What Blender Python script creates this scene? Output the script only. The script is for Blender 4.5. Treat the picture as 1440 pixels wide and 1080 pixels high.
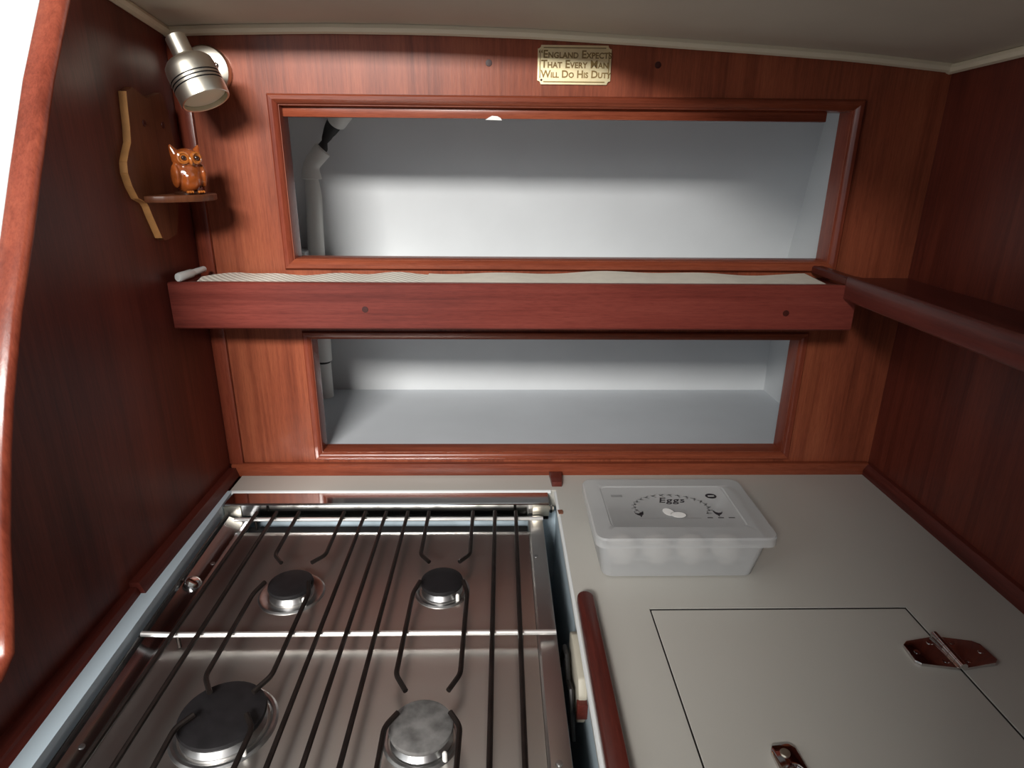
import bpy, bmesh, math, random
from mathutils import Vector, Matrix
random.seed(7)
for o in list(bpy.data.objects): bpy.data.objects.remove(o)
S = bpy.context.scene
COL = S.collection

# ------------------------------------------------------------------ camera
CAM = Vector((0.41321, -0.89726, 1.36352)); YAW, PITCH, ROLL, FPX = 0.02326, 0.33848, 0.008815, 893.38
fw = Vector((math.sin(YAW)*math.cos(PITCH), math.cos(YAW)*math.cos(PITCH), -math.sin(PITCH)))
rt = Vector((math.cos(YAW), -math.sin(YAW), 0)); up = rt.cross(fw)
r2 = rt*math.cos(ROLL)+up*math.sin(ROLL); u2 = up*math.cos(ROLL)-rt*math.sin(ROLL)
cd = bpy.data.cameras.new('camera'); cam = bpy.data.objects.new('camera', cd); COL.objects.link(cam)
cd.sensor_fit = 'HORIZONTAL'; cd.sensor_width = 36; cd.lens = FPX/1440*36; cd.clip_start = 0.02
M3 = Matrix((r2, u2, -fw)).transposed()
cam.matrix_world = Matrix.Translation(CAM) @ M3.to_4x4()
S.camera = cam

# ------------------------------------------------------------------ light
w = bpy.data.worlds.new('sky'); S.world = w; w.use_nodes = True
bg = w.node_tree.nodes['Background']; bg.inputs[0].default_value = (0.80, 0.90, 1.0, 1); bg.inputs[1].default_value = 0.62
def area(name, loc, target, sx, sy, power, col):
    l = bpy.data.lights.new(name, 'AREA'); l.shape = 'RECTANGLE'; l.size = sx; l.size_y = sy; l.energy = power; l.color = col
    o = bpy.data.objects.new(name, l); COL.objects.link(o); o.location = loc
    o.rotation_euler = (Vector(target)-Vector(loc)).to_track_quat('-Z', 'Y').to_euler(); return o
area('companionway_daylight', (-0.14, -3.0, 2.52), (0.40, 0, 1.15), 1.3, 0.32, 158, (1.0, 0.97, 0.93))
area('cabin_window_daylight', (-0.75, -1.3, 1.75), (-0.95, 0.0, 1.5), 0.7, 0.3, 4.0, (1, 0.99, 0.97))
S.view_settings.view_transform = 'Standard'; S.view_settings.look = 'None'
S.view_settings.exposure = 0.12; S.view_settings.gamma = 1; S.view_settings.use_curve_mapping = False

# ------------------------------------------------------------------ materials
def newmat(name):
    m = bpy.data.materials.new(name); m.use_nodes = True
    nt = m.node_tree; b = nt.nodes['Principled BSDF']; return m, nt, b
def plain(name, col, rough=0.5, metal=0.0, var=0.0, scale=40, bump=0.0, coat=0.0, spec=0.5):
    m, nt, b = newmat(name)
    b.inputs['Base Color'].default_value = (*col, 1); b.inputs['Roughness'].default_value = rough
    b.inputs['Metallic'].default_value = metal; b.inputs['Coat Weight'].default_value = coat
    b.inputs['Specular IOR Level'].default_value = spec
    if var or bump:
        tc = nt.nodes.new('ShaderNodeTexCoord'); n = nt.nodes.new('ShaderNodeTexNoise')
        n.inputs['Scale'].default_value = scale; n.inputs['Detail'].default_value = 4
        nt.links.new(tc.outputs['Object'], n.inputs['Vector'])
        if var:
            r = nt.nodes.new('ShaderNodeValToRGB')
            r.color_ramp.elements[0].position = 0.3; r.color_ramp.elements[1].position = 0.7
            r.color_ramp.elements[0].color = (*[c*(1-var) for c in col], 1)
            r.color_ramp.elements[1].color = (*[min(1, c*(1+var*0.6)) for c in col], 1)
            nt.links.new(n.outputs[0], r.inputs[0]); nt.links.new(r.outputs[0], b.inputs['Base Color'])
        if bump:
            bp = nt.nodes.new('ShaderNodeBump'); bp.inputs['Strength'].default_value = bump; bp.inputs['Distance'].default_value = 0.002
            nt.links.new(n.outputs[0], bp.inputs['Height']); nt.links.new(bp.outputs[0], b.inputs['Normal'])
    return m
def wood(name, dark, mid, light, grain='z', rough=0.34, freq=1.0, streak=0.7):
    """varnished mahogany: streaks run along the grain axis"""
    m, nt, b = newmat(name); N = nt.nodes.new; Lk = nt.links.new
    tc = N('ShaderNodeTexCoord')
    def noise(sc_across, sc_along, detail):
        mp = N('ShaderNodeMapping'); s = [sc_across*freq]*3; s['xyz'.index(grain)] = sc_along*freq
        mp.inputs['Scale'].default_value = s
        n = N('ShaderNodeTexNoise'); n.inputs['Scale'].default_value = 1; n.inputs['Detail'].default_value = detail
        n.inputs['Roughness'].default_value = 0.6
        Lk(tc.outputs['Object'], mp.inputs[0]); Lk(mp.outputs[0], n.inputs['Vector']); return n
    big = noise(16, 2.2, 4); fine = noise(260, 9, 5); fleck = noise(700, 60, 2)
    r = N('ShaderNodeValToRGB'); e = r.color_ramp.elements
    e[0].position = 0.30; e[0].color = (*dark, 1); e[1].position = 0.72; e[1].color = (*light, 1)
    x = e.new(0.5); x.color = (*mid, 1)
    mx = N('ShaderNodeMix'); mx.data_type = 'FLOAT'; mx.inputs[0].default_value = 0.36
    Lk(big.outputs[0], mx.inputs[2]); Lk(fine.outputs[0], mx.inputs[3]); Lk(mx.outputs[0], r.inputs[0])
    st_ = noise(52, 1.1, 3); rs_ = N('ShaderNodeValToRGB'); rs_.color_ramp.elements[0].position = 0.34; rs_.color_ramp.elements[1].position = 0.50
    rs_.color_ramp.elements[0].color = (.62, .55, .55, 1); ms = N('ShaderNodeMix'); ms.data_type = 'RGBA'; ms.blend_type = 'MULTIPLY'; ms.inputs[0].default_value = streak
    Lk(st_.outputs[0], rs_.inputs[0]); Lk(r.outputs[0], ms.inputs[6]); Lk(rs_.outputs[0], ms.inputs[7])
    mm = N('ShaderNodeMix'); mm.data_type = 'RGBA'; mm.blend_type = 'MULTIPLY'; mm.inputs[0].default_value = 0.35
    r2_ = N('ShaderNodeValToRGB'); r2_.color_ramp.elements[0].position = 0.35; r2_.color_ramp.elements[1].position = 0.55
    r2_.color_ramp.elements[0].color = (.55, .5, .5, 1)
    Lk(fleck.outputs[0], r2_.inputs[0]); Lk(ms.outputs[2], mm.inputs[6]); Lk(r2_.outputs[0], mm.inputs[7])
    Lk(mm.outputs[2], b.inputs['Base Color'])
    bp = N('ShaderNodeBump'); bp.inputs['Strength'].default_value = 0.12; bp.inputs['Distance'].default_value = 0.001
    Lk(fine.outputs[0], bp.inputs['Height']); Lk(bp.outputs[0], b.inputs['Normal'])
    b.inputs['Roughness'].default_value = rough; b.inputs['Specular IOR Level'].default_value = 0.35
    return m
def steel(name, col, rough, brush='x', bump=0.05):
    m, nt, b = newmat(name); N = nt.nodes.new; Lk = nt.links.new
    b.inputs['Metallic'].default_value = 1; b.inputs['Base Color'].default_value = (*col, 1)
    tc = N('ShaderNodeTexCoord'); mp = N('ShaderNodeMapping'); s = [500]*3; s['xyz'.index(brush)] = 6
    mp.inputs['Scale'].default_value = s
    n = N('ShaderNodeTexNoise'); n.inputs['Scale'].default_value = 1; n.inputs['Detail'].default_value = 3
    Lk(tc.outputs['Object'], mp.inputs[0]); Lk(mp.outputs[0], n.inputs['Vector'])
    n2 = N('ShaderNodeTexNoise'); n2.inputs['Scale'].default_value = 14; n2.inputs['Detail'].default_value = 6
    Lk(tc.outputs['Object'], n2.inputs['Vector'])
    n2.inputs['Detail'].default_value = 2; n2.inputs['Scale'].default_value = 7
    mr = N('ShaderNodeMapRange'); mr.inputs[1].default_value = .3; mr.inputs[2].default_value = .7
    mr.inputs[3].default_value = rough*0.9; mr.inputs[4].default_value = rough*1.12
    Lk(n2.outputs[0], mr.inputs[0]); Lk(mr.outputs[0], b.inputs['Roughness'])
    bp = N('ShaderNodeBump'); bp.inputs['Strength'].default_value = bump; bp.inputs['Distance'].default_value = 0.0004
    Lk(n.outputs[0], bp.inputs['Height']); Lk(bp.outputs[0], b.inputs['Normal'])
    return m
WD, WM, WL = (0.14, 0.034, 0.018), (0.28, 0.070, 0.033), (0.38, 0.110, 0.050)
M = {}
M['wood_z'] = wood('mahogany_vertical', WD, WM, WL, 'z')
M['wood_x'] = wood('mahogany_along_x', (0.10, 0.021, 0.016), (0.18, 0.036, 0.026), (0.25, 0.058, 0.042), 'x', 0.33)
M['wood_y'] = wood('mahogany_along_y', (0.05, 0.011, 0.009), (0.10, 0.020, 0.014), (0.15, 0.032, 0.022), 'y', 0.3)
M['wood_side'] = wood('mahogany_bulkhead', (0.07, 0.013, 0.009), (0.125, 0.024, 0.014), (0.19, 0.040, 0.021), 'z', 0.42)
M['wood_dark'] = plain('dark_plug', (0.05, 0.009, 0.006), 0.4)
M['mould_x'] = wood('moulding_along_x', (0.13, 0.027, 0.013), (0.24, 0.056, 0.026), (0.33, 0.088, 0.042), 'x', 0.25)
M['mould_z'] = wood('moulding_along_z', (0.11, 0.021, 0.012), (0.20, 0.042, 0.022), (0.28, 0.068, 0.034), 'z', 0.25)
M['oak'] = wood('brown_pine', (0.085, 0.026, 0.012), (0.13, 0.042, 0.018), (0.19, 0.066, 0.026), 'z', 0.4)
M['oak_lit_edge'] = plain('pine_lit_edge', (0.68, 0.34, 0.12), 0.45, var=0.15, scale=80)  # light on the camera-facing backboard edge is put into this paler colour
M['white'] = plain('locker_white_paint', (0.66, 0.68, 0.69), 0.5, var=0.04, scale=9, bump=0.05)
M['white_floor'] = plain('locker_floor_paint', (0.60, 0.63, 0.66), 0.45, var=0.05, scale=8)
M['counter'] = plain('white_laminate', (0.51, 0.495, 0.45), 0.28, var=0.03, scale=5)
M['counter_edge'] = plain('white_laminate_edge', (0.68, 0.70, 0.70), 0.35)
M['well'] = plain('pale_blue_gelcoat', (0.52, 0.63, 0.70), 0.4)
M['ceil'] = plain('ceiling_vinyl', (0.56, 0.51, 0.42), 0.75, var=0.08, scale=6, bump=0.1)
M['bead'] = plain('cream_beading', (0.74, 0.66, 0.50), 0.5)
M['cabin'] = plain('cabin_white', (0.78, 0.78, 0.76), 0.6)
M['floor'] = plain('cabin_sole', (0.07, 0.04, 0.025), 0.5, var=0.2, scale=12)
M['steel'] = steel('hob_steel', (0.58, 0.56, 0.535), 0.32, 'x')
M['steel_dark'] = steel('hob_steel_flange', (0.22, 0.22, 0.225), 0.2, 'y')  # darkened for the left flange, standing in for the bulkhead's dark reflection
M['mirror'] = steel('polished_steel', (0.72, 0.72, 0.71), 0.10, 'x', 0.02)
M['chrome'] = plain('chrome', (0.7, 0.68, 0.67), 0.08, 1.0)
M['nickel'] = plain('brushed_nickel', (0.74, 0.70, 0.60), 0.36, 1.0)
M['bar'] = plain('sooty_bar', (0.038, 0.03, 0.027), 0.38, 0.75, var=0.3, scale=60)
M['rod'] = plain('bright_rod', (0.95, 0.94, 0.92), 0.3, 0.85)
M['black'] = plain('black', (0.012, 0.011, 0.011), 0.5)
M['cap_black'] = plain('burner_cap_black', (0.010, 0.009, 0.010), 0.55, 0.0, var=0.3, scale=90, spec=0.25)
M['cap_grey'] = plain('burner_cap_worn', (0.16, 0.155, 0.15), 0.6, 0.2, var=0.5, scale=70, bump=0.3)
M['alu'] = plain('burner_aluminium', (0.50, 0.50, 0.50), 0.32, 1.0, var=0.2, scale=60)
M['brass'] = plain('brass', (0.95, 0.83, 0.52), 0.38, 1.0, var=0.08, scale=120)
M['brass_dark'] = plain('brass_engraving', (0.26, 0.17, 0.06), 0.5, 0.6)
M['pvc'] = plain('white_pvc', (0.78, 0.77, 0.73), 0.38)
M['grey_pvc'] = plain('clear_grey_plastic', (0.66, 0.68, 0.66), 0.25)
M['rubber'] = plain('black_rubber', (0.016, 0.014, 0.014), 0.55)
M['owl'] = plain('amber_glaze', (0.36, 0.085, 0.018), 0.12, var=0.55, scale=55, coat=1.0)
M['owl_dark'] = plain('dark_glaze', (0.035, 0.012, 0.006), 0.15, coat=0.8)
M['owl_yellow'] = plain('honey_glaze', (0.44, 0.13, 0.022), 0.12, coat=1.0)
M['print'] = plain('dark_print', (0.035, 0.03, 0.035), 0.5)
M['print_grey'] = plain('grey_print', (0.22, 0.22, 0.22), 0.5)
M['print_white'] = plain('white_print', (0.9, 0.9, 0.88), 0.5)
M['egg'] = plain('egg_shell', (0.54, 0.51, 0.48), 0.5)
M['latch'] = plain('aged_cream_plastic', (0.46, 0.43, 0.35), 0.5)
M['chip'] = plain('bare_wood_chip', (0.19, 0.075, 0.04), 0.6)
M['glass_lamp'] = plain('frosted_lamp_glass', (0.85, 0.83, 0.62), 0.35)
def ribbed_mat():
    m, nt, b = newmat('ribbed_liner'); N = nt.nodes.new; Lk = nt.links.new
    tc = N('ShaderNodeTexCoord'); wv = N('ShaderNodeTexWave'); wv.inputs['Scale'].default_value = 60; wv.bands_direction = 'DIAGONAL'
    Lk(tc.outputs['Object'], wv.inputs['Vector']); r = N('ShaderNodeValToRGB')
    r.color_ramp.elements[0].color = (.55, .53, .46, 1); r.color_ramp.elements[1].color = (.84, .81, .72, 1)
    Lk(wv.outputs[0], r.inputs[0]); Lk(r.outputs[0], b.inputs['Base Color']); b.inputs['Roughness'].default_value = .7
    bp = N('ShaderNodeBump'); bp.inputs['Strength'].default_value = .4; bp.inputs['Distance'].default_value = .001
    Lk(wv.outputs[0], bp.inputs['Height']); Lk(bp.outputs[0], b.inputs['Normal']); return m
M['liner'] = ribbed_mat(); M['liner2'] = plain('cream_liner', (0.78, 0.74, 0.64), 0.7, var=0.06, scale=60, bump=0.1)
def frosted():
    m, nt, b = newmat('frosted_plastic'); N = nt.nodes.new; Lk = nt.links.new
    b.inputs['Base Color'].default_value = (.59, .595, .595, 1); b.inputs['Roughness'].default_value = .3
    tr = N('ShaderNodeBsdfTransparent'); tr.inputs[0].default_value = (.93, .94, .94, 1)
    mx = N('ShaderNodeMixShader'); mx.inputs[0].default_value = 0.55
    Lk(tr.outputs[0], mx.inputs[1]); Lk(b.outputs[0], mx.inputs[2])
    Lk(mx.outputs[0], nt.nodes['Material Output'].inputs[0]); return m
M['frost'] = frosted()

# ------------------------------------------------------------------ mesh helpers (all in world coordinates)
def bx(bm, x0, x1, y0, y1, z0, z1, bev=0.0, seg=2):
    t = bmesh.new(); bmesh.ops.create_cube(t, size=1)
    for v in t.verts:
        v.co = Vector(((x0+x1)/2+v.co.x*(x1-x0), (y0+y1)/2+v.co.y*(y1-y0), (z0+z1)/2+v.co.z*(z1-z0)))
    if bev: bmesh.ops.bevel(t, geom=t.edges[:], offset=bev, segments=seg, affect='EDGES', profile=0.5)
    merge(bm, t)
def merge(bm, t):
    me = bpy.data.meshes.new('tmp'); t.to_mesh(me); t.free(); bm.from_mesh(me); bpy.data.meshes.remove(me)
def box(*a, **k):
    bm = bmesh.new(); bx(bm, *a, **k); return bm
def hexa(b, t):
    """solid from 4 bottom and 4 top points"""
    bm = bmesh.new(); vb = [bm.verts.new(p) for p in b]; vt = [bm.verts.new(p) for p in t]
    bm.faces.new(vb[::-1]); bm.faces.new(vt)
    n = len(vb)
    for i in range(n): bm.faces.new((vb[i], vb[(i+1) % n], vt[(i+1) % n], vt[i]))
    bmesh.ops.recalc_face_normals(bm, faces=bm.faces[:]); return bm
def prism(pts, axis, a, b, bev=0.0):
    """extrude a 2D outline along an axis: pts are the other two coordinates in xyz order"""
    def P(q, h): c = list(q); c.insert(axis, h); return c
    bm = hexa([P(q, a) for q in pts], [P(q, b) for q in pts])
    if bev: bmesh.ops.bevel(bm, geom=bm.edges[:], offset=bev, segments=2, affect='EDGES', profile=.5)
    return bm
def tube(pts, r, seg=10, caps=True, bm=None):
    bm = bm or bmesh.new(); pts = [Vector(p) for p in pts]; rings = []; n0 = None
    rr = r if isinstance(r, (list, tuple)) else [r]*len(pts)
    for i, p in enumerate(pts):
        if i == 0: d = pts[1]-p
        elif i == len(pts)-1: d = p-pts[-2]
        else: d = (pts[i+1]-p).normalized()+(p-pts[i-1]).normalized()
        d.normalize()
        if n0 is None: n0 = d.orthogonal().normalized()
        n0 = (n0-d*n0.dot(d)).normalized(); b = d.cross(n0)
        rings.append([bm.verts.new(p+rr[i]*(math.cos(2*math.pi*k/seg)*n0+math.sin(2*math.pi*k/seg)*b)) for k in range(seg)])
    for A, B in zip(rings, rings[1:]):
        for k in range(seg): bm.faces.new((A[k], A[(k+1) % seg], B[(k+1) % seg], B[k]))
    if caps: bm.faces.new(rings[0][::-1]); bm.faces.new(rings[-1])
    bmesh.ops.recalc_face_normals(bm, faces=bm.faces[:]); return bm
def lathe(prof, c, axis=(0, 0, 1), seg=32, bm=None):
    """prof: (radius, height) from bottom to top, around axis through c"""
    bm = bm or bmesh.new(); ax = Vector(axis).normalized(); n = ax.orthogonal().normalized(); b = ax.cross(n); c = Vector(c); rings = []
    for r, h in prof:
        if r < 1e-6: rings.append([bm.verts.new(c+ax*h)])
        else: rings.append([bm.verts.new(c+ax*h+r*(math.cos(2*math.pi*k/seg)*n+math.sin(2*math.pi*k/seg)*b)) for k in range(seg)])
    for A, B in zip(rings, rings[1:]):
        for k in range(seg):
            k2 = (k+1) % seg
            if len(A) == 1 and len(B) == 1: continue
            if len(A) == 1: bm.faces.new((A[0], B[k], B[k2]))
            elif len(B) == 1: bm.faces.new((A[k], A[k2], B[0]))
            else: bm.faces.new((A[k], A[k2], B[k2], B[k]))
    bmesh.ops.recalc_face_normals(bm, faces=bm.faces[:]); return bm
def ball(bm, c, r, rot=None, sub=3):
    t = bmesh.new(); bmesh.ops.create_icosphere(t, subdivisions=sub, radius=1)
    m = Matrix.Translation(Vector(c)) @ (rot.to_4x4() if rot else Matrix()) @ Matrix.Diagonal((*r, 1))
    bmesh.ops.transform(t, matrix=m, verts=t.verts[:]); merge(bm, t)
def base_of(o):
    v = Vector((0, 0, 0))
    while o is not None: v += o.location; o = o.parent
    return v
def obj(name, bm, mat, parent=None, smooth=True, base=None, angle=35):
    off = base_of(parent) if parent else (Vector(base) if base else Vector((0, 0, 0)))
    bmesh.ops.translate(bm, verts=bm.verts[:], vec=-off)
    me = bpy.data.meshes.new(name); bm.to_mesh(me); bm.free()
    if smooth:
        for p in me.polygons: p.use_smooth = True
        me.set_sharp_from_angle(angle=math.radians(angle))
    me.materials.append(M[mat] if isinstance(mat, str) else mat)
    o = bpy.data.objects.new(name, me); COL.objects.link(o)
    if parent: o.parent = parent
    elif base: o.location = base
    return o
def tag(o, label, cat, group=None):
    o['label'] = label; o['category'] = cat
    if group: o['group'] = group
    return o
def thing(name, loc, label, cat, group=None):
    o = bpy.data.objects.new(name, None); COL.objects.link(o); o.location = loc; o.empty_display_size = .02
    return tag(o, label, cat, group)
def struct(name, bm, mat, **k):
    o = obj(name, bm, mat, **k); o['kind'] = 'structure'; return o
def sgroup(name, loc=(0, 0, 0)):
    o = bpy.data.objects.new(name, None); COL.objects.link(o); o.location = loc; o['kind'] = 'structure'; return o
def text_mesh(body, size, spacing=1.0, shear=0.0, caps=False, extrude=0.0, bold=0.0):
    """flat text as a bmesh in the XY plane, centred"""
    c = bpy.data.curves.new('txt', 'FONT'); c.body = body; c.size = size; c.align_x = 'CENTER'; c.align_y = 'CENTER'
    c.space_character = spacing; c.shear = shear; c.extrude = extrude; c.offset = bold; c.resolution_u = 3
    if caps:
        c.small_caps_scale = 0.72
        for i, ch in enumerate(body):
            if ch.islower(): c.body_format[i].use_small_caps = True
    o = bpy.data.objects.new('txt', c); COL.objects.link(o)
    dg = bpy.context.evaluated_depsgraph_get(); me = bpy.data.meshes.new_from_object(o.evaluated_get(dg))
    bm = bmesh.new(); bm.from_mesh(me); bpy.data.objects.remove(o); bpy.data.meshes.remove(me); return bm
def disc(c, rx, ry, h, n=20, ang=0.0):
    """thin horizontal elliptical plate"""
    pts = []
    for k in range(n):
        a = 2*math.pi*k/n; x, y = rx*math.cos(a), ry*math.sin(a)
        pts.append((c[0]+x*math.cos(ang)-y*math.sin(ang), c[1]+x*math.sin(ang)+y*math.cos(ang)))
    return prism(pts, 2, c[2], c[2]+h)

# ------------------------------------------------------------------ setting: shell
EX = [(-1.6, 1.50), (-0.01, 1.510), (0.059, 1.513), (0.191, 1.516), (0.324, 1.516), (0.457, 1.513), (0.592, 1.507), (0.729, 1.500), (0.868, 1.492), (1.0, 1.480), (1.3, 1.45)]
def ez(x):
    for (a, za), (b, zb) in zip(EX, EX[1:]):
        if a <= x <= b: return za+(zb-za)*(x-a)/(b-a)
    return EX[-1][1]
def cz(x, y):
    s = .13 if x < 0 else (.03 if x > 1 else .13-.10*x)
    return ez(x)-s*y
def fy(x):      # front edge of the low deckhead: extended unseen to shade the right-hand side
    t = max(0, min(1, (x-.50)/.2)); return -.15-.80*t*t*(3-2*t)
def ceiling():
    bm = bmesh.new(); xs = [-.006]+[i*.05 for i in range(21)]+[1.1]
    rows = [[(.02 if k == 0 else fy(x)*k/6) for k in range(7)] for x in xs]
    g = [[bm.verts.new((x, y, cz(x, y)+.004)) for y in r] for x, r in zip(xs, rows)]; t = [[bm.verts.new((x, y, cz(x, y)+.03)) for y in r] for x, r in zip(xs, rows)]
    for i in range(len(xs)-1):
        for j in range(6):
            bm.faces.new((g[i][j], g[i][j+1], g[i+1][j+1], g[i+1][j])); bm.faces.new((t[i][j], t[i+1][j], t[i+1][j+1], t[i][j+1]))
    for i in range(len(xs)-1):
        for j in (0, 6): bm.faces.new((g[i][j], g[i+1][j], t[i+1][j], t[i][j]))
    bmesh.ops.recalc_face_normals(bm, faces=bm.faces[:]); return bm
struct('ceiling', ceiling(), 'ceil')
struct('wall_coachroof', box(-.006, 1.1, -.150, -.135, 1.548, 2.15), 'cabin', smooth=False)
struct('ceiling_coachroof', box(-1.5, 1.1, -1.45, .42, 2.15, 2.17), 'cabin', smooth=False)
struct('floor', box(-1.5, 1.1, -3.2, .6, -.03, 0), 'floor')

UX0, UX1, UZ0, UZ1 = .130, .879, 1.231, 1.4285      # upper locker opening
LX0, LX1, LZ0, LZ1 = .142, .858, .9355, 1.1165      # lower locker opening
TW = .014
def wall_back():
    bm = bmesh.new()
    bx(bm, -.012, 1.012, 0, TW, .0, LZ0); bx(bm, -.012, LX0, 0, TW, LZ0, LZ1); bx(bm, LX1, 1.012, 0, TW, LZ0, LZ1)
    bx(bm, -.012, 1.012, 0, TW, LZ1, UZ0); bx(bm, -.012, UX0, 0, TW, UZ0, UZ1); bx(bm, UX1, 1.012, 0, TW, UZ0, UZ1)
    xs = [i*.05 for i in range(21)]; pts = [(-.012, UZ1)]+[(1.012, UZ1)]+[(1.012, ez(1.0)+.006)]+[(x, ez(x)+.006) for x in xs[::-1]]+[(-.012, ez(0)+.006)]
    merge(bm, prism(pts, 1, 0, TW)); return bm
WB = struct('wall_back', wall_back(), 'wood_z', smooth=False)
for x, z in ((.401, 1.480), (.617, 1.480)):
    obj('wood_plug', lathe([(.0042, 0), (.0040, .0008), (0, .0010)], (x, 0, z), (0, -1, 0), 14), 'wood_dark', WB)
struct('wall_light_block', box(.27, 1.1, -1.34, -1.32, 0, 2.15), 'wood_side', smooth=False)  # unseen wall added behind the camera to keep light off the right side
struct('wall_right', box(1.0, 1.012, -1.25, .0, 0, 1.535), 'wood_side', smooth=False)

# left bulkhead with a big opening on its near side, edged by a solid wooden capping
CAPC = [(-.190, 1.556), (-.229, 1.498), (-.275, 1.428), (-.318, 1.352), (-.346, 1.301), (-.380, 1.243), (-.411, 1.180), (-.429, 1.138), (-.452, 1.074), (-.470, 1.012), (-.479, .985), (-.492, .976), (-.53, .974), (-1.2, .974)]
pts = [(0.0, 0.0), (0.0, ez(0)+.004)]+[(-.175, 1.535)]+[(y+.006, z-.004) for y, z in CAPC[1:-3]]+[(-.50, .968), (-1.2, .968), (-1.2, 0)]
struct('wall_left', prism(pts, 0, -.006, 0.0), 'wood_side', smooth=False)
def ribbon(curve, wid, x0, x1, side):
    bm = bmesh.new(); rings = []
    C = [Vector((0, y, z)) for y, z in curve]
    for i, c in enumerate(C):
        d = (C[min(i+1, len(C)-1)]-C[max(i-1, 0)]).normalized(); n = Vector((0, -d.z, d.y))*side
        a = c; b = c+n*wid
        e = .004
        prof = [(x0+e, a), (x1-e, a), (x1, a+n*e), (x1, b), (x0, b), (x0, a+n*e)]
        rings.append([bm.verts.new((x, p.y, p.z)) for x, p in prof])
    k = len(rings[0])
    for A, B in zip(rings, rings[1:]):
        for j in range(k): bm.faces.new((A[j], A[(j+1) % k], B[(j+1) % k], B[j]))
    bm.faces.new(rings[0]); bm.faces.new(rings[-1][::-1])
    bmesh.ops.recalc_face_normals(bm, faces=bm.faces[:]); return bm
struct('trim_1', ribbon(CAPC, .0062, -.0065, .020, 1), 'mould_z', angle=50)

# ceiling beading
def bead(p): return tube(p, .0062, 8)
struct('trim_2', bead([(x, -.004, ez(x)) for x in [i*.05 for i in range(21)]]), 'bead')
struct('trim_3', bead([(.004, y, cz(0, y)-.001) for y in (0, -.06, -.12, -.185)]), 'bead')
struct('trim_4', bead([(.996, y, cz(1, y)-.001) for y in (0, -.3, -.6, -1.2)]), 'bead')
# battens
struct('trim_5', box(.0, .0205, -.006, 0, .918, 1.502, bev=.0012), 'mould_z')
struct('trim_6', box(.003, .997, -.010, 0, .898, .9195, bev=.002), 'mould_x')
struct('trim_7', hexa([(0, -.010, .9), (.014, -.010, .9), (.0165, -.292, .9), (0, -.292, .9)], [(0, -.010, .914), (.010, -.010, .914), (.0115, -.292, .914), (0, -.292, .914)]), 'wood_y', smooth=False)
struct('trim_8', hexa([(0, -.293, .9), (.0115, -.293, .9), (.024, -.60, .9), (0, -.60, .9)], [(0, -.293, .908), (.0085, -.293, .908), (.018, -.60, .908), (0, -.60, .908)]), 'wood_y', smooth=False)
struct('trim_9', prism([(1.0, .899), (.988, .899), (.988, .908), (.994, .918), (1.0, .919)], 1, -1.0, -.010), 'wood_y')

# mitred mouldings round the two openings; profile = (distance outwards from opening edge, y)
def frame(name, x0, x1, z0, z1, prof):
    g = sgroup(name)
    n = len(prof)
    def corner(cx, cz, sx, sz): return [(cx+sx*d, y, cz+sz*d) for d, y in prof]
    c = {'bl': corner(x0, z0, -1, -1), 'br': corner(x1, z0, 1, -1), 'tr': corner(x1, z1, 1, 1), 'tl': corner(x0, z1, -1, 1)}
    for a, b, mt in (('bl', 'br', 'mould_x'), ('br', 'tr', 'mould_z'), ('tr', 'tl', 'mould_x'), ('tl', 'bl', 'mould_z')):
        bm = hexa(c[a], c[b]); obj('moulding', bm, mt, g, angle=28)
    return g
PR = [(-.001, .032), (-.001, .004), (.001, -.001), (.003, -.004), (.0065, -.006), (.011, -.006), (.013, -.004), (.014, 0), (.0139, .001), (.001, .016)]
frame('trim_10', UX0, UX1, UZ0, UZ1, PR)
PR2 = [(-.001, .028), (-.001, .004), (.001, -.001), (.003, -.003), (.006, -.0045), (.010, -.0045), (.0115, -.003), (.012, 0), (.0119, .001), (.001, .014)]
frame('trim_11', LX0, LX1, LZ0, LZ1, PR2)
struct('trim_12', box(UX0+.0005, .8500, .009, .024, 1.4150, 1.4290, bev=.0008), 'mould_x')   # lip inside the upper opening's head

# ------------------------------------------------------------------ locker interiors
def locker(name, x0, x1, zf, zt, yb0, yb1, fm):
    g = sgroup(name)
    obj('back_panel', hexa([(x0, yb0, zf), (x1, yb0, zf), (x1, yb0+.01, zf), (x0, yb0+.01, zf)], [(x0, yb1, zt), (x1, yb1, zt), (x1, yb1+.01, zt), (x0, yb1+.01, zt)]), 'white', g, smooth=False)
    obj('floor_panel', box(x0-.01, x1+.01, TW, yb0+.01, zf-.012, zf), fm, g, smooth=False)
    obj('side_panel', hexa([(x0-.01, TW, zf), (x0, TW, zf), (x0, yb0+.01, zf), (x0-.01, yb0+.01, zf)], [(x0-.01, TW, zt), (x0, TW, zt), (x0, yb1+.01, zt), (x0-.01, yb1+.01, zt)]), 'white', g, smooth=False)
    obj('side_panel', hexa([(x1, TW, zf), (x1+.01, TW, zf), (x1+.01, yb0+.01, zf), (x1, yb0+.01, zf)], [(x1, TW, zt), (x1+.01, TW, zt), (x1+.01, yb1+.01, zt), (x1, yb1+.01, zt)]), 'white', g, smooth=False)
    return g
wu = locker('wall_upper_locker', .045, .953, 1.195, 1.475, .290, .214, 'white')
obj('top_panel', box(.035, .963, TW, .30, 1.475, 1.487), 'white', wu, smooth=False)
obj('cleat', box(.045, .078, .225, .285, 1.195, 1.210, bev=.001), 'white', wu)
wl = locker('wall_lower_locker', .045, .950, .930, 1.183, .300, .300, 'white_floor')

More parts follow.
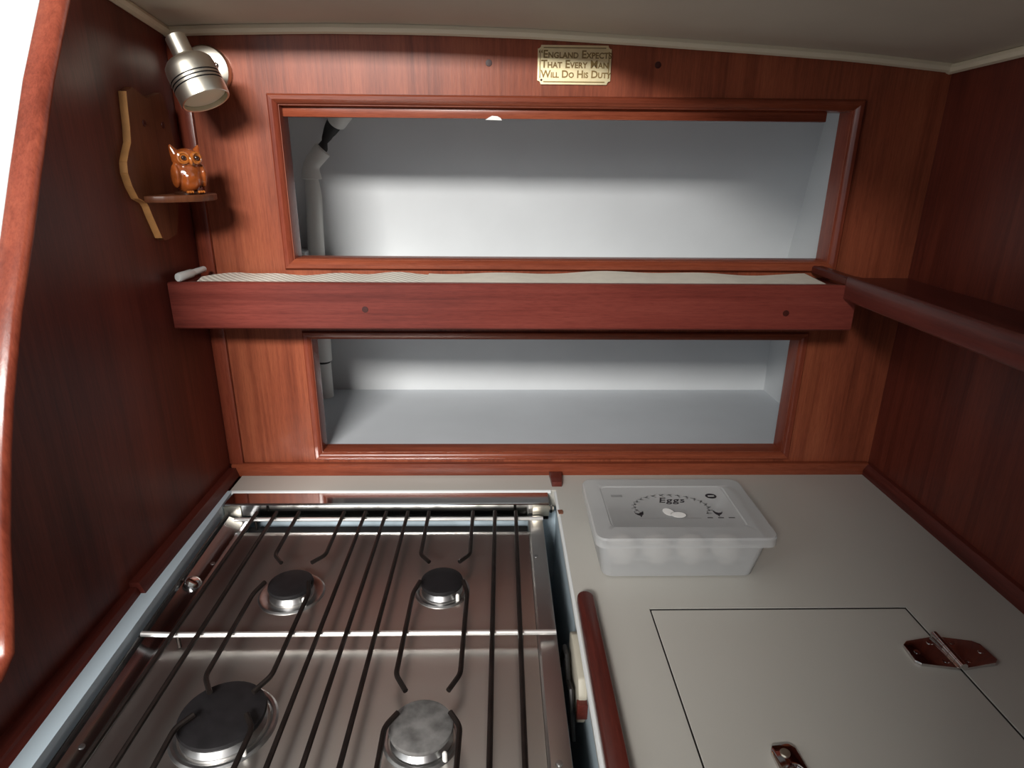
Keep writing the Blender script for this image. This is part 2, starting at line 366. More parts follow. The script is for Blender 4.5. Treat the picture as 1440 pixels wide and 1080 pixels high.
# ------------------------------------------------------------------ worktop and cooker well
wt = thing('worktop', (.75, -.3, .86), 'white laminate galley worktop to the right of and around the cooker', 'worktop')
RC = .018
cr = [(1.0-.001-RC+RC*math.cos(a), -.001-RC+RC*math.sin(a)) for a in (0, .4, .8, 1.2, 1.5708)]
def worktop():
    bm = bmesh.new(); z0, z1 = .872, .9
    merge(bm, prism([(.5, -.002), (.5, -.323), (.999, -.323)]+cr, 2, z0, z1))
    bx(bm, .5, .5795, -.62, -.323, z0, z1); bx(bm, .866, .999, -.62, -.323, z0, z1)
    merge(bm, prism([(0.018, -.002), (.018, -.057), (.5, -.057), (.5, -.002)], 2, z0, z1))
    bmesh.ops.remove_doubles(bm, verts=bm.verts[:], dist=1e-5)
    return bm
obj('top', worktop(), 'counter', wt, smooth=False)
obj('well_rim', hexa([(.001, -.057, .872), (.021, -.057, .872), (.043, -.62, .872), (.001, -.62, .872)], [(.001, -.057, .9), (.021, -.057, .9), (.043, -.62, .9), (.001, -.62, .9)]), 'well', wt, smooth=False)
obj('rounded_edge', tube([(.021, -.0575, .897), (.492, -.0575, .897)], .0035, 8), 'counter_edge', wt)
obj('rounded_edge', tube([(.4995, -.06, .8970), (.4995, -.62, .8970)], .0032, 8), 'counter_edge', wt)
obj('well_side', box(.5005, .512, -.62, -.057, .55, .872), 'well', wt, smooth=False)
obj('well_side', hexa([(.006, -.057, .55), (.016, -.057, .55), (.032, -.62, .55), (.016, -.62, .55)], [(.006, -.057, .872), (.016, -.057, .872), (.032, -.62, .872), (.016, -.62, .872)]), 'well', wt, smooth=False)
obj('well_back', box(.006, .512, -.056, -.045, .55, .872), 'well', wt, smooth=False)
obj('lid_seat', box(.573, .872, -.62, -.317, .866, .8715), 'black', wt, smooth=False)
seam_bm = bmesh.new(); bx(seam_bm, .5797, .5815, -.61, -.3235, .8716, .8988); bx(seam_bm, .8637, .8658, -.61, -.3235, .8716, .8988); bx(seam_bm, .5816, .8636, -.3260, -.3234, .8716, .8988)
obj('seam_shade', seam_bm, 'black', wt, smooth=False)  # black strips added in the lid seam to paint its shade
# dark wooden fiddle rail with a rounded end
fp = [(.4995, -.61), (.5005, -.318)]+[(.5095+.009*math.cos(a), -.318+.009*math.sin(a)) for a in [math.pi*(1-k/8) for k in range(1, 8)]]+[(.5185, -.318), (.5180, -.61)]
f = obj('fiddle_rail', prism(fp, 2, .9, .914, bev=.003), 'wood_y', wt); f['label'] = 'dark red wooden fiddle rail with rounded end'
obj('fiddle_stub', prism([(.4925, -.012), (.5125, -.012), (.5095, -.0475), (.4945, -.0475)], 2, .9, .908, bev=.001), 'wood_y', wt)
obj('wood_chip', prism([(.497, -.116), (.5035, -.1155), (.5045, -.121), (.5035, -.1255), (.498, -.1255)], 2, .9, .9012), 'chip', wt)
struct('wall_galley_base', box(.0, 1.0, -.60, -.585, 0, .55), 'wood_side', smooth=False)
struct('wall_well_floor', box(.0, .512, -.60, 0, .538, .55), 'counter_edge', smooth=False)
struct('wall_cool_box', box(.525, .99, -.60, -.585, .55, .866), 'wood_side', smooth=False)

# cool-box lid let into the worktop
lid = thing('cool_box_lid', (.722, -.46, .8715), 'square flush white hatch lid let into the worktop, with chrome fittings', 'lid')
obj('panel', box(.5815, .8635, -.60, -.3262, .8715, .8998, bev=.0006, seg=1), 'counter', lid, smooth=False)
def leaf(s):
    cx = .8645
    return prism([(cx+s*.002, -.3735), (cx+s*.034, -.380), (cx+s*.040, -.385), (cx+s*.0415, -.4065), (cx+s*.037, -.411), (cx+s*.002, -.4175)][::s], 2, .8998, .9035, bev=.0009)
h = obj('hinge', leaf(-1), 'chrome', lid); h['label'] = 'polished chrome butt hinge'
obj('hinge_leaf', leaf(1), 'chrome', h)
for k in range(5): obj('knuckle', tube([(.8645, -.372-.0092*k, .9045), (.8645, -.3808-.0092*k, .9045)], .0038, 12), 'chrome', h)
for x, y in ((.832, -.396), (.853, -.383), (.853, -.408), (.897, -.396), (.876, -.383), (.876, -.408)):
    obj('screw', lathe([(.0030, 0), (.0028, .0006), (0, .0011)], (x, y, .9034), seg=12), 'chrome', h)
lp = [(.6405, -.545), (.6395, -.506), (.6425, -.5005), (.6575, -.499), (.6615, -.503), (.6645, -.545)]
l2 = obj('latch', prism(lp[::-1], 2, .8998, .9040, bev=.0011), 'chrome', lid); l2['label'] = 'chrome flush ring-pull latch'
obj('screw', lathe([(.0042, 0), (.0040, .0009), (.0018, .0012), (0, .0004)], (.6505, -.5085, .9040), seg=16), 'nickel', l2)
obj('pull_ring', tube([(.652+.007*math.cos(a), -.527+.008*math.sin(a), .9045) for a in [k*math.pi/10 for k in range(21)]], .0013, 8, caps=False), 'chrome', l2)

# ------------------------------------------------------------------ cooker
st = thing('gas_cooker', (.26, -.33, .55), 'stainless steel four-burner gas cooker set in a white well', 'cooker')
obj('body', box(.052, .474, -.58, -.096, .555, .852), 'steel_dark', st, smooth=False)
for x in (.09, .43):
    for y in (-.54, -.14): obj('foot', lathe([(.012, 0), (.012, .006), (.009, .006)], (x, y, .55), seg=14), 'black', st)
obj('back_rail', prism([(-.0605, .870), (-.0605, .8975), (-.0620, .8985), (-.0930, .8995), (-.0945, .8985), (-.0950, .8970), (-.0945, .8795), (-.0930, .8770), (-.0895, .870)], 0, .0245, .4865), 'mirror', st, angle=20)
obj('slot', box(.058, .456, -.1245, -.0945, .853, .8620), 'black', st, smooth=False)
pl = obj('burner_plate', prism([(-.1255, .868), (-.1255, .8722), (-.128, .873), (-.136, .873), (-.1375, .872), (-.575, .872), (-.578, .868)], 0, .060, .456), 'steel', st, angle=50)
# right flange: flat ledge with a folded lip
obj('side_flange', prism([(.4565, .868), (.4565, .8785), (.4585, .8805), (.4725, .8815), (.4765, .8805), (.4775, .876), (.4775, .845), (.4755, .845), (.4755, .868)], 1, -.578, -.099), 'steel', st, angle=40)
# left flange: scooped
scoop = [(.0600, .868), (.0610, .8735)]+[(.0595-.0285*k/8, .8770+.0050*(k/8)**3) for k in range(1, 9)]+[(.0305, .888)]+[(.029, .890), (.029, .860), (.056, .860)]
def left_flange():
    bm = bmesh.new(); rings = []
    for y, dx in ((-.099, 0.0), (-.30, .006), (-.578, .0165)):
        rings.append([bm.verts.new((x+dx*max(0, min(1, (.0600-x)/.03)), y, z)) for x, z in scoop])
    n = len(scoop)
    for A, B in zip(rings, rings[1:]):
        for j in range(n): bm.faces.new((A[j], A[(j+1) % n], B[(j+1) % n], B[j]))
    bm.faces.new(rings[0]); bm.faces.new(rings[-1][::-1]); bmesh.ops.recalc_face_normals(bm, faces=bm.faces[:]); return bm
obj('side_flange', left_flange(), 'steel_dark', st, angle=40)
obj('front_rail', box(.050, .476, -.592, -.578, .855, .886, bev=.002), 'steel', st)
for x, y, z in ((.4625, -.198, .8812), (.4655, -.497, .8812), (.051, -.204, .8765), (.050, -.472, .8775)):
    obj('screw', lathe([(.0032, 0), (.0028, .0012), (0, .0016)], (x, y, z), seg=12), 'alu', st)
obj('spring_boss', lathe([(.010, -.002), (.010, .002), (.008, .004), (.004, .005), (0, .005)], (.046, -.247, .8795), (.5, 0, .9), 20), 'mirror', st)
for x, s in ((.487, 1), (.0235, -1)):
    b_ = obj('pivot_bolt', tube([(x-s*.006, -.090, .8875), (x+s*.007, -.090, .8875)], .0038, 6), 'nickel', st)
    obj('pivot_nut', tube([(x+s*.0015, -.090, .8875), (x+s*.0045, -.090, .8875)], .0058, 6), 'steel_dark', b_)
    bx_ = obj('end_bracket', box(min(x, x-s*.024), max(x, x-s*.024), -.0966, -.0955, .8795, .896, bev=.0004), 'nickel', st)
def burner(cx, cy, rc, cap, ringr, capz, name):
    b = obj('burner', lathe([(rc*.98, .868), (rc*.98, .8745), (rc*.9, .877), (rc*.84, .879), (rc*.84, capz-.0065), (rc*.6, capz-.006), (0, capz-.006)], (cx, cy, 0), seg=40), 'alu', st)
    b['label'] = name
    obj('drip_ring', lathe([(ringr, .8715), (ringr, .8728), (ringr-.002, .8742), (ringr-.0045, .8742), (rc+.001, .8718)], (cx, cy, 0), seg=44), 'alu', b)
    obj('cap', lathe([(rc*.80, capz-.0065), (rc*.97, capz-.0055), (rc, capz-.003), (rc*.975, capz-.0006), (rc*.90, capz), (rc*.5, capz+.0006), (0, capz+.0009)], (cx, cy, 0), seg=40), cap, b)
    obj('igniter', lathe([(.0022, .873), (.0022, .8815), (.0012, .883), (0, .8835)], (cx+rc*.78, cy-rc*.82, 0), seg=10), 'pvc', b)
    for k in range(10):
        a = 2*math.pi*(k+.5)/10
        obj('flame_port', box(-.0012, .0012, -.0008, .0008, -.0014, .0014), 'black', b) if False else None
    return b
BUR = [(.167, -.258, .0265, 'cap_black', .0385, .888, 'rear burner with a clean black cap'),
       (.346, -.254, .0255, 'cap_black', .0335, .888, 'rear burner with a dull dark brown cap'),
       (.163, -.447, .0385, 'cap_black', .0470, .8885, 'large front burner with a wide black cap'),
       (.345, -.462, .0290, 'cap_grey', .0350, .888, 'front burner with a worn grey cap')]
for a in BUR: burner(*a)

# pan support: wire bars lying on the hob
ps = thing('pan_support', (.26, -.34, .873), 'wire pan support grid of dark bars lying over the burners', 'pan support')
RB = .0026; ZB = .8945
def bend(pts):
    """round the corners of a polyline"""
    out = [Vector(pts[0])]
    for a, b, c in zip(pts, pts[1:], pts[2:]):
        a, b, c = Vector(a), Vector(b), Vector(c); r = min(.006, (b-a).length*.4, (c-b).length*.4)
        p, q = b+(a-b).normalized()*r, b+(c-b).normalized()*r
        for k in range(5): t = k/4; out.append(p*(1-t)**2+b*2*t*(1-t)+q*t*t)
    out.append(Vector(pts[-1])); return out
YF = -.574
def bar(pts): obj('bar', tube(bend([(x, y, ZB) for x, y in pts]), RB, 8), 'bar', ps)
for x in (.0755, .1025, .227, .256, .2865, .409, .4385): bar([(x, -.109), (x-.003, YF)])
for cx, hw in ((.1655, .0315), (.347, .0310)):
    for s in (-1, 1):
        e = cx+s*hw
        bar([(e, -.109), (e, -.212), (cx+s*.0185, -.228)])
        bar([(cx+s*.0255, -.266), (e, -.287), (e-.001, -.410), (cx+s*.0200, -.430)])
        bar([(cx+s*.0235, -.455), (e+s*.002, -.470), (e, YF)])
for y, x0, x1 in ((-.1185, .047, .4765), (-.3465, .0385, .4755), (-.570, .052, .474)):
    o = obj('cross_rod', tube([(x0, y, .8905 if x0 < .04 else .8888), (x0+.03, y, .8888), (x1, y, .8888)], .0028, 10), 'rod', ps)
for y in (-.1185, -.3465, -.570):
    for x in (.0755, .4385): obj('leg', tube([(x, y, .8880), (x, y, .8732)], .0022, 8), 'bar', ps)

# latch block with cable on the well side
lb = thing('cooker_latch', (.494, -.39, .81), 'cream plastic latch block with black cable in the gap beside the cooker', 'latch')
obj('block', prism([(-.335, .852), (-.335, .880), (-.350, .889), (-.408, .886), (-.418, .872), (-.414, .835), (-.35, .835)], 0, .4915, .5005, bev=.002), 'latch', lb)
obj('cable', tube([(.487, -.30, .80), (.486, -.325, .835), (.4855, -.345, .868), (.486, -.362, .872), (.4855, -.385, .860), (.486, -.405, .868), (.487, -.43, .83)], .0026, 8), 'black', lb)
obj('wood_pad', box(.490, .5005, -.424, -.416, .850, .868, bev=.001), 'wood_y', lb)

# ------------------------------------------------------------------ shelves with fascia boards
sh = thing('fiddle_shelf', (.43, -.05, 1.157), 'long mahogany shelf with deep fascia board between the two lockers', 'shelf')
obj('fascia', prism([(-.100, 1.159), (-.098, 1.157), (-.088, 1.157), (-.086, 1.159), (-.086, 1.2135), (-.088, 1.216), (-.098, 1.2165), (-.100, 1.2145)], 0, .0005, .8735), 'wood_x', sh)
obj('shelf_board', box(.0005, .8735, -.086, -.0005, 1.197, 1.2085), 'wood_x', sh, smooth=False)
for x, z in ((.244, 1.183), (.785, 1.180)):
    obj('wood_plug', lathe([(.0042, 0), (.0040, .0006), (0, .0007)], (x, -.0999, z), (0, -1, 0), 14), 'wood_dark', sh)
rs = thing('corner_shelf', (.93, -.3, 1.197), 'mahogany side shelf with low fascia along the right bulkhead', 'shelf')
obj('fascia', prism([(.856, 1.2175), (.856, 1.225), (.858, 1.227), (.870, 1.227), (.872, 1.225), (.872, 1.2175)], 1, -.099, -.0065), 'wood_y', rs)
obj('fascia', prism([(.856, 1.200), (.858, 1.198), (.870, 1.198), (.872, 1.200), (.872, 1.225), (.870, 1.228), (.858, 1.228), (.856, 1.225)], 1, -1.1, -.1005), 'wood_y', rs)
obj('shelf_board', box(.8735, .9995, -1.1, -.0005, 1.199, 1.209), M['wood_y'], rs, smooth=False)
def liner(x0, x1, seed, lift):
    rnd = random.Random(seed); bm = bmesh.new(); nx = 60; ny = 6; g = []
    ph = rnd.random()*6
    for i in range(nx+1):
        t = i/nx; x = x0+(x1-x0)*t; row = []
        bump = .003*max(0, math.sin(t*7+ph))*.6+.0012*math.sin(t*23+ph)
        back = -.016+.006*math.sin(t*9+ph)
        if seed == 3: back -= .05*max(0, 1-t*9)**1.5
        for j in range(ny+1):
            s = j/ny; y = -.0845+(back+.0845)*s
            row.append(((x, y, 1.2112+lift+(bump+.0022)*s)))
        g.append(row)
    top = [[bm.verts.new(c) for c in r] for r in g]; bot = [[bm.verts.new((c[0], c[1], c[2]-.0022)) for c in r] for r in g]
    for i in range(nx):
        for j in range(ny):
            bm.faces.new((top[i][j], top[i+1][j], top[i+1][j+1], top[i][j+1])); bm.faces.new((bot[i][j], bot[i][j+1], bot[i+1][j+1], bot[i+1][j]))
        bm.faces.new((top[i][0], bot[i][0], bot[i+1][0], top[i+1][0])); bm.faces.new((top[i][ny], top[i+1][ny], bot[i+1][ny], bot[i][ny]))
    for j in range(ny):
        bm.faces.new((top[0][j], top[0][j+1], bot[0][j+1], bot[0][j])); bm.faces.new((top[nx][j], bot[nx][j], bot[nx][j+1], top[nx][j+1]))
    bmesh.ops.recalc_face_normals(bm, faces=bm.faces[:]); return bm
tag(obj('shelf_liner', liner(.026, .325, 3, .0005), 'liner', base=(.17, -.05, 1.2095), angle=60), 'ribbed off-white liner mat on the long shelf, left piece with visible ribs', 'shelf liner', 'liner mats on the long shelf')
tag(obj('shelf_liner', liner(.318, .842, 5, .0030), 'liner2', base=(.58, -.05, 1.2120), angle=60), 'smooth cream liner mat on the long shelf, longer right piece with torn edge', 'shelf liner', 'liner mats on the long shelf')
cl = thing('cable_clip', (.012, -.06, 1.2165), 'small grey plastic tube clip lying at the left end of the long shelf', 'clip')
obj('sleeve', tube([(.0145, -.100, 1.2225), (.0155, -.098, 1.2225), (.0160, -.066, 1.2222)], [.0050, .0058, .0054], 12), 'grey_pvc', cl)
obj('sleeve', tube([(.0162, -.066, 1.2224), (.0165, -.062, 1.2224), (.0175, -.032, 1.2222)], [.0030, .0042, .0040], 12), 'grey_pvc', cl)

# ------------------------------------------------------------------ pipes in the lockers
pp = thing('drain_pipe', (.085, .262, .930), 'white plastic drain pipe with black hose bend at the left end of the lockers', 'pipe')
obj('lower_pipe', lathe([(.0, .930), (.0152, .930), (.0155, .996), (.0150, .9985), (0, .9985)], (.080, .262, 0), seg=24), 'pvc', pp)
obj('joint_gap', lathe([(.0138, .998), (.0138, 1.0035)], (.081, .262, 0), seg=24), 'black', pp)
obj('upper_pipe', tube([(.0815, .262, 1.003), (.085, .262, 1.15), (.0895, .262, 1.25), (.094, .262, 1.336)], [.0165, .0155, .0140, .0140], 24), 'pvc', pp)
el = obj('elbow', tube([(.0940, .262, 1.330), (.0940, .262, 1.331), (.0945, .262, 1.346), (.0965, .261, 1.355), (.102, .259, 1.363), (.119, .254, 1.3800), (.1192, .254, 1.3802)], [.0165, .0195, .0195, .0195, .0195, .0200, .0178], 28), 'pvc', pp, angle=50)
obj('rubber_hose', tube([(.114, .256, 1.374), (.121, .252, 1.3855), (.126, .248, 1.395), (.134, .241, 1.406), (.150, .226, 1.424), (.158, .219, 1.432)], [.0165, .0160, .0132, .0122, .0128, .0128], 20), 'rubber', pp)
obj('top_pipe', tube([(.1500, .226, 1.4215), (.1502, .2258, 1.4217), (.166, .212, 1.436), (.185, .197, 1.452)], [.0130, .0165, .0165, .0165], 20), 'pvc', pp, angle=50)
p2 = thing('conduit', (.0585, .285, .930), 'thin white conduit half hidden behind the drain pipe in the lower locker', 'pipe')
obj('tube', lathe([(0, .930), (.0095, .930), (.0095, 1.182), (0, 1.182)], (.0575, .286, 0), seg=18), 'pvc', p2)
obj('collar', lathe([(.0100, 1.006), (.0103, 1.008), (.0103, 1.0105), (.0100, 1.0125)], (.0575, .286, 0), seg=18), 'black', p2)

# ------------------------------------------------------------------ reading lamp
la = thing('spot_lamp', (.044, 0, 1.466), 'brushed nickel spotlight on a round base, top left of back wall', 'lamp')
obj('wall_base', lathe([(.030, 0), (.030, .006), (.0285, .0085), (.020, .012), (.008, .0135), (0, .0135)], (.046, -.0001, 1.466), (0, -1, 0), 40), 'nickel', la)
ax = Vector((.031, -.012, -.070)).normalized(); A0 = Vector((.0415, -.068, 1.4945))
obj('arm', tube([(.046, -.012, 1.466), (.050, -.035, 1.466), (.052, -.050, 1.464)], .0055, 12), 'nickel', la)
obj('knob', lathe([(.0035, 0), (.0035, .004), (.002, .005), (0, .005)], (.062, -.0105, 1.472), (0, -1, 0), 12), 'chrome', la)
hd = obj('lamp_head', lathe([(0, 0), (.0105, 0), (.0115, .001), (.0115, .0225), (.0135, .0245), (.0235, .029), (.0270, .033), (.0282, .040), (.0284, .050)], A0, ax, 40), 'nickel', la)
for k in range(3):
    h0 = .050+.0042*k
    obj('vent_groove', lathe([(.0284, h0), (.0272, h0+.0002), (.0272, h0+.0014), (.0284, h0+.0016)], A0, ax, 40), 'black', hd)
    obj('vent_band', lathe([(.0284, h0+.0016), (.0285, h0+.0042)], A0, ax, 40), 'nickel', hd)
rim0 = .0626
obj('rim', lathe([(.0284, rim0), (.0282, .0735), (.0278, .0755), (.0268, .0760), (.0255, .0755), (.0255, .068), (.0255, .060)], A0, ax, 40), 'nickel', la)
obj('bulb', lathe([(0, .050), (.0250, .058), (.0254, .070), (.0200, .0725), (0, .0735)], A0, ax, 32), 'glass_lamp', la)

# ------------------------------------------------------------------ brass plaque
pq = thing('brass_plaque', (.5095, 0, 1.455), 'small brass plaque with engraved motto above the upper locker', 'plaque')
PX0, PX1, PZ0, PZ1, NT = .4630, .5565, 1.4560, 1.5010, .0042
def notch(x0, x1, z0, z1, n):
    out = []
    for cx, cz_, a0 in ((x0, z0, 90), (x0, z1, 0), (x1, z1, -90), (x1, z0, 180)):
        for k in range(5):
            a = math.radians(a0-90*k/4 if False else a0-k*22.5); out.append((cx+n*math.cos(a), cz_+n*math.sin(a)))
    return out
NP = []
for cx, cz_, a0, a1 in ((PX0, PZ0, 0, 90), (PX0, PZ1, -90, 0), (PX1, PZ1, 180, 270), (PX1, PZ0, 90, 180)):
    for k in range(5):
        a = math.radians(a0+(a1-a0)*k/4); NP.append((cx+NT*math.cos(a), cz_+NT*math.sin(a)))
obj('plate', prism(NP, 1, -.0022, -.0001), 'brass', pq, angle=30)
bdr = bmesh.new(); e = .003
for a in ((PX0+e+NT, PX1-e-NT, PZ0+e-.0005, PZ0+e+.0005), (PX0+e+NT, PX1-e-NT, PZ1-e-.0005, PZ1-e+.0005), (PX0+e-.0005, PX0+e+.0005, PZ0+e+NT, PZ1-e-NT), (PX1-e-.0005, PX1-e+.0005, PZ0+e+NT, PZ1-e-NT)):
    bx(bdr, a[0], a[1], -.0030, -.0021, a[2], a[3])
obj('border', bdr, 'brass_dark', pq)
def plaque_line(body, x, z, size, sp=1.0):
    t = text_mesh(body, size, sp, caps=True, extrude=.0002, bold=.0003)
    bmesh.ops.transform(t, matrix=Matrix.Translation((x, -.0023, z)) @ Matrix.Rotation(math.radians(90), 4, 'X'), verts=t.verts[:])
    obj('lettering', t, 'brass_dark', pq, smooth=False)
plaque_line('\u201cEngland Expects', .5105, 1.4902, .0128, 1.0)
plaque_line('That Every Man', .5105, 1.4790, .0128, 1.02)
plaque_line('Will Do His Duty', .5120, 1.4675, .0120, 1.0)
for x, z in ((PX0+.0035, PZ0+.0045),): obj('screw', lathe([(.0016, 0), (.0013, .0008), (0, .001)], (x+.0015, -.0021, z+.0005), (0, -1, 0), 10), 'wood_dark', pq)

# ------------------------------------------------------------------ carved wall bracket and owl
br = thing('wall_bracket', (0, -.085, 1.272), 'small carved pine wall bracket with half-round shelf on the left bulkhead', 'wall shelf')
near = [(-.131, 1.431), (-.134, 1.412), (-.136, 1.395), (-.140, 1.378), (-.148, 1.368), (-.155, 1.358), (-.157, 1.347), (-.153, 1.333), (-.145, 1.320), (-.130, 1.3145), (-.126, 1.310), (-.121, 1.298), (-.113, 1.282), (-.108, 1.272)]
far = [(-.0895-(y+.0895), z) for y, z in near]
far = [(y if y < -.022 else -.022, z) for y, z in far]
tip = [(-.1025, 1.268), (-.092, 1.268), (-.079, 1.272)]
outl = near+[(-.103, 1.2685), (-.094, 1.2685)]+far[::-1][0:]+[(-.055, 1.4365), (-.09, 1.4275), (-.118, 1.4365)]
bb = obj('backboard', prism(outl, 0, .0002, .0085), 'oak', br, smooth=False)
edge = bmesh.new()
for (y0, z0), (y1, z1) in zip(near, near[1:]):
    d = Vector((0, y1-y0, z1-z0)); n = Vector((0, d.z, -d.y)).normalized()*.0009
    n = -n if n.y > 0 else n
    merge(edge, hexa([(.0002, y0, z0), (.0085, y0, z0), (.0085, y0+n.y, z0+n.z), (.0002, y0+n.y, z0+n.z)], [(.0002, y1, z1), (.0085, y1, z1), (.0085, y1+n.y, z1+n.z), (.0002, y1+n.y, z1+n.z)]))
o = obj('lit_edge', edge, 'oak_lit_edge', bb, smooth=False); o['label'] = 'wavy edge of the backboard, colour lightened as if lit'
hr = [(.0085+.056*math.sin(math.pi*k/16), -.080-.055*math.cos(math.pi*k/16)) for k in range(17)]
obj('half_round_shelf', prism(hr, 2, 1.3140, 1.3215, bev=.0012), 'oak', br)
for y in (-.105, -.062): obj('screw', lathe([(.004, 0), (.0035, .0008), (.001, .001)], (.0084, y, 1.400), (1, 0, 0), 12), 'wood_dark', br)

ow = thing('owl_ornament', (.038, -.082, 1.3216), 'glossy amber ceramic owl standing on the little wall bracket', 'ornament')
oc = Vector((.038, -.082, 1.3216)); FA = Vector((.72, -.70, 0)).normalized(); SI = Vector((-FA.y, FA.x, 0))*-1
def op(f_, s_, z_): return oc+FA*f_+SI*s_+Vector((0, 0, z_))
RO = Matrix((SI, FA, Vector((0, 0, 1)))).transposed()
ob = bmesh.new()
ball(ob, op(0, 0, .021), (.0175, .0165, .0205), RO); ball(ob, op(.002, 0, .040), (.0165, .0145, .0125), RO)
ball(ob, op(.006, 0, .018), (.013, .0125, .015), RO)
for s in (-1, 1):
    t = lathe([(.0062, 0), (.004, .006), (.0014, .012), (0, .0128)], op(.002, s*.0115, .045), (SI*s*.45+Vector((0, 0, 1))), 12); merge(ob, t)
    ball(ob, op(.004, s*.0155, .021), (.0045, .010, .0145), RO, 2)
bd = obj('body', ob, 'owl', ow, angle=80)
rm = bd.modifiers.new('blend', 'REMESH'); rm.mode = 'VOXEL'; rm.voxel_size = .0011; rm.use_smooth_shade = True
sm = bd.modifiers.new('smooth', 'SMOOTH'); sm.iterations = 3
for s in (-1, 1):
    er = obj('eye_ring', lathe([(.0075, 0), (.0070, .0020), (.0052, .0026), (.0042, .0014), (0, .0010)], op(.0135, s*.0072, .0415), FA+SI*s*.25, 20), 'owl_yellow', ow)
    eb = bmesh.new(); ball(eb, op(.0155, s*.0075, .0415), (.0030, .0022, .0030), RO, 2); obj('pupil', eb, 'owl_dark', er)
bk = lathe([(.0028, 0), (.0018, .005), (0, .0085)], op(.0150, 0, .040), FA*.5+Vector((0, 0, -1)), 10); obj('beak', bk, 'owl_yellow', ow)
for s in (-1, 1):
    for k in (-1, 0, 1):
        t = bmesh.new(); ball(t, op(.0175, s*.0065+k*.0026, .0030), (.0014, .0040, .0018), RO, 2); obj('toe', t, 'owl_yellow', ow)
obj('foot_base', lathe([(.0175, .0), (.0180, .0015), (.0168, .0036), (0, .0036)], tuple(oc), seg=28), 'owl_dark', ow)

# ------------------------------------------------------------------ egg box
eg = thing('egg_box', (.63, -.2, .9), 'frosted clear plastic egg box with printed lid standing on the worktop', 'food box')
def rrect(x0, x1, y0, y1, r, n=5):
    out = []
    for cx, cy, a0 in ((x1-r, y1-r, 0), (x0+r, y1-r, 90), (x0+r, y0+r, 180), (x1-r, y0+r, 270)):
        for k in range(n+1): a = math.radians(a0+90*k/n); out.append((cx+r*math.cos(a), cy+r*math.sin(a)))
    return out
def loft(levels, close_first=True, close_last=True):
    bm = bmesh.new(); rings = [[bm.verts.new((x, y, z)) for x, y in pts] for pts, z in levels]; n = len(rings[0])
    for A, B in zip(rings, rings[1:]):
        for j in range(n): bm.faces.new((A[j], A[(j+1) % n], B[(j+1) % n], B[j]))
    if close_first: bm.faces.new(rings[0][::-1])
    if close_last: bm.faces.new(rings[-1])
    bmesh.ops.recalc_face_normals(bm, faces=bm.faces[:]); return bm
R = rrect
obj('base', loft([(R(.5395, .7150, -.2650, -.1420, .010), .9003), (R(.5365, .7170, -.2685, -.1390, .012), .9020), (R(.5300, .7290, -.2710, -.1330, .013), .9460)], True, False), 'frost', eg, angle=50)
obj('lid', loft([(R(.5260, .7390, -.2745, -.1285, .013), .9440), (R(.5260, .7390, -.2745, -.1285, .013), .9540), (R(.5275, .7375, -.2730, -.1300, .012), .9562), (R(.5400, .7240, -.2600, -.1420, .010), .9568),
     (R(.5470, .7110, -.2500, -.1500, .008), .9568), (R(.5485, .7095, -.2485, -.1515, .008), .9556)], False, True), 'frost', eg, angle=30)
obj('egg_rack', box(.541, .714, -.262, -.145, .9195, .9207), 'frost', eg, smooth=False)
for k in range(4):
    for r in range(1):
        eb = bmesh.new(); c = (.5625+.0420*k, -.2440+.043*r, .9225)
        ball(eb, c, (.0190, .0180, .0195), None, 3)
        e_ = obj('hen_egg', eb, 'egg', base=(c[0], c[1], .9030))
        tag(e_, 'pale egg seen through the frosted side of the egg box, %s from its left end' % ('first', 'second', 'third', 'fourth')[k], 'egg', 'eggs inside the plastic box')
ZP = .9557
def pr(bm, mat='print', name='printed_mark'): return obj(name, bm, mat, eg, smooth=False)
t = text_mesh('Eggs', .0175, 1.12, .28, extrude=.0001, bold=.00015)
bmesh.ops.transform(t, matrix=Matrix.Translation((.6335, -.1865, ZP+.0004)), verts=t.verts[:]); pr(t, 'print', 'lettering')
pr(disc((.6240, -.2145, ZP+.0001), .0072, .0098, .0003, 24, .35), 'print_grey'); pr(disc((.6235, -.2150, ZP+.0004), .0066, .0090, .0003, 24, .35), 'print_white')
pr(disc((.6345, -.2215, ZP+.0004), .0098, .0072, .0003, 24, .0), 'print_grey'); pr(disc((.6340, -.2222, ZP+.0007), .0090, .0064, .0003, 24, .0), 'print_white')
wr = bmesh.new(); WC = (.630, -.205)
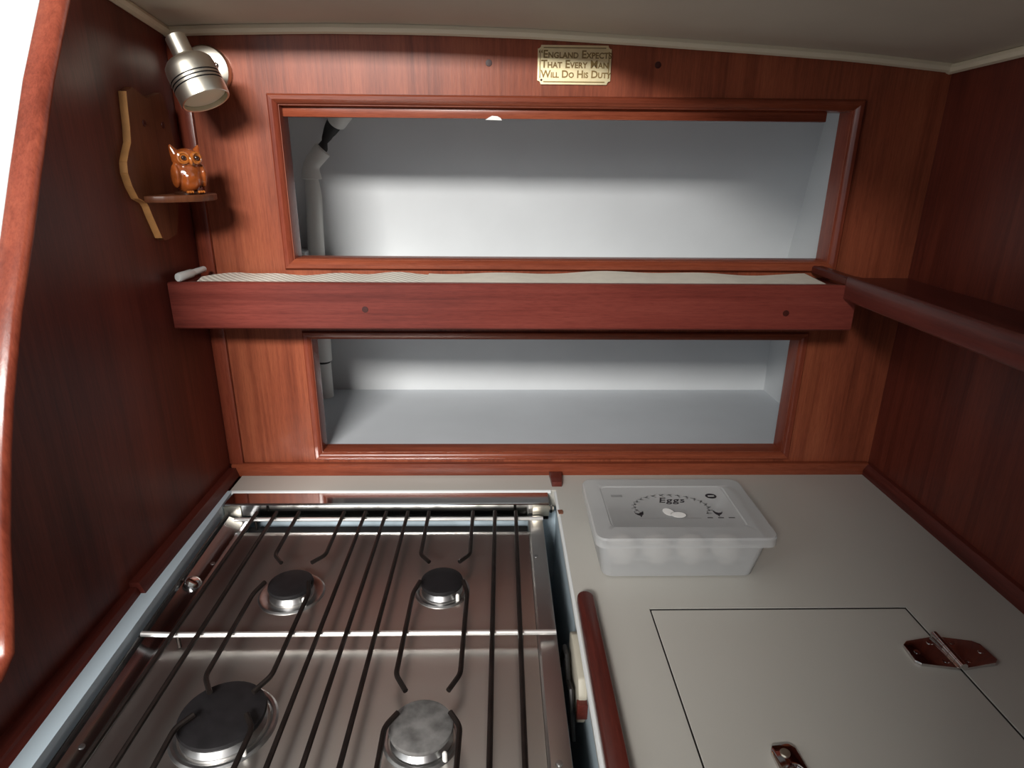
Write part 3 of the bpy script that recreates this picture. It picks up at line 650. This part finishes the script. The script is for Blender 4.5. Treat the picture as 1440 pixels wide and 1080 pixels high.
for s in (-1, 1):
    for k in range(9):
        a = math.radians(205-k*13.5) if s < 0 else math.radians(-25+k*13.5)
        px, py = WC[0]+.047*math.cos(a), WC[1]+.031*math.sin(a)
        merge(wr, disc((px, py, ZP+.0001), .0042, .0011, .0003, 8, a+.5)); merge(wr, disc((px-.001*s, py+.002, ZP+.0001), .0038, .0010, .0003, 8, a+1.9))
pr(wr, 'print_grey', 'printed_wreath')
def hen(cx, cy, s):
    pts = [(-.0065, .0050), (-.0048, .0020), (-.0010, .0008), (.0022, .0030), (.0035, .0062), (.0052, .0055), (.0046, .0030), (.0040, -.0010), (.0018, -.0038), (.0006, -.0068), (-.0004, -.0068), (-.0004, -.0040), (-.0035, -.0022), (-.0058, .0012)]
    p_ = [(cx+s*x, cy+y) for x, y in pts]
    return prism(p_ if s > 0 else p_[::-1], 2, ZP+.0001, ZP+.0004)
pr(hen(.5875, -.2190, 1), 'print', 'printed_hen'); pr(hen(.6840, -.2180, -1), 'print', 'printed_hen')
pr(disc((.6885, -.1755, ZP+.0001), .0072, .0062, .0003, 24), 'print'); 
t = bmesh.new(); bx(t, .6845, .6925, -.1765, -.1750, ZP+.0004, ZP+.0006); pr(t, 'print_white')
t = bmesh.new()
for k in range(3): bx(t, .5590, .5735, -.1770+.0022*k, -.1758+.0022*k, ZP+.0001, ZP+.0003)
pr(t, 'print_grey')
t = bmesh.new()
for k in range(3): bx(t, .6680+.0130*k, .6745+.0135*k, -.2288, -.2272, ZP+.0001, ZP+.0003)
pr(t, 'print')
t = bmesh.new(); bx(t, .585, .660, -.2292, -.2286, ZP+.0001, ZP+.0002); pr(t, 'print_grey')

# paint flake on the head of the upper locker
tag(obj('paint_flake', prism([(.396, 1.4135), (.401, 1.4165), (.405, 1.4185), (.412, 1.4180), (.416, 1.4160), (.418, 1.4130)], 1, .0065, .0088), 'cabin', base=(.407, .0075, 1.4130)), 'tiny white paint flake on the head of the upper locker opening', 'flake')

# ------------------------------------------------------------------ the cabin beyond the left bulkhead
struct('wall_cabin', box(-1.30, -1.28, -1.25, .6, 0, 2.15), 'cabin', smooth=False)
struct('wall_cabin_end', box(-1.28, -.03, .40, .42, 0, 2.15), 'cabin', smooth=False)
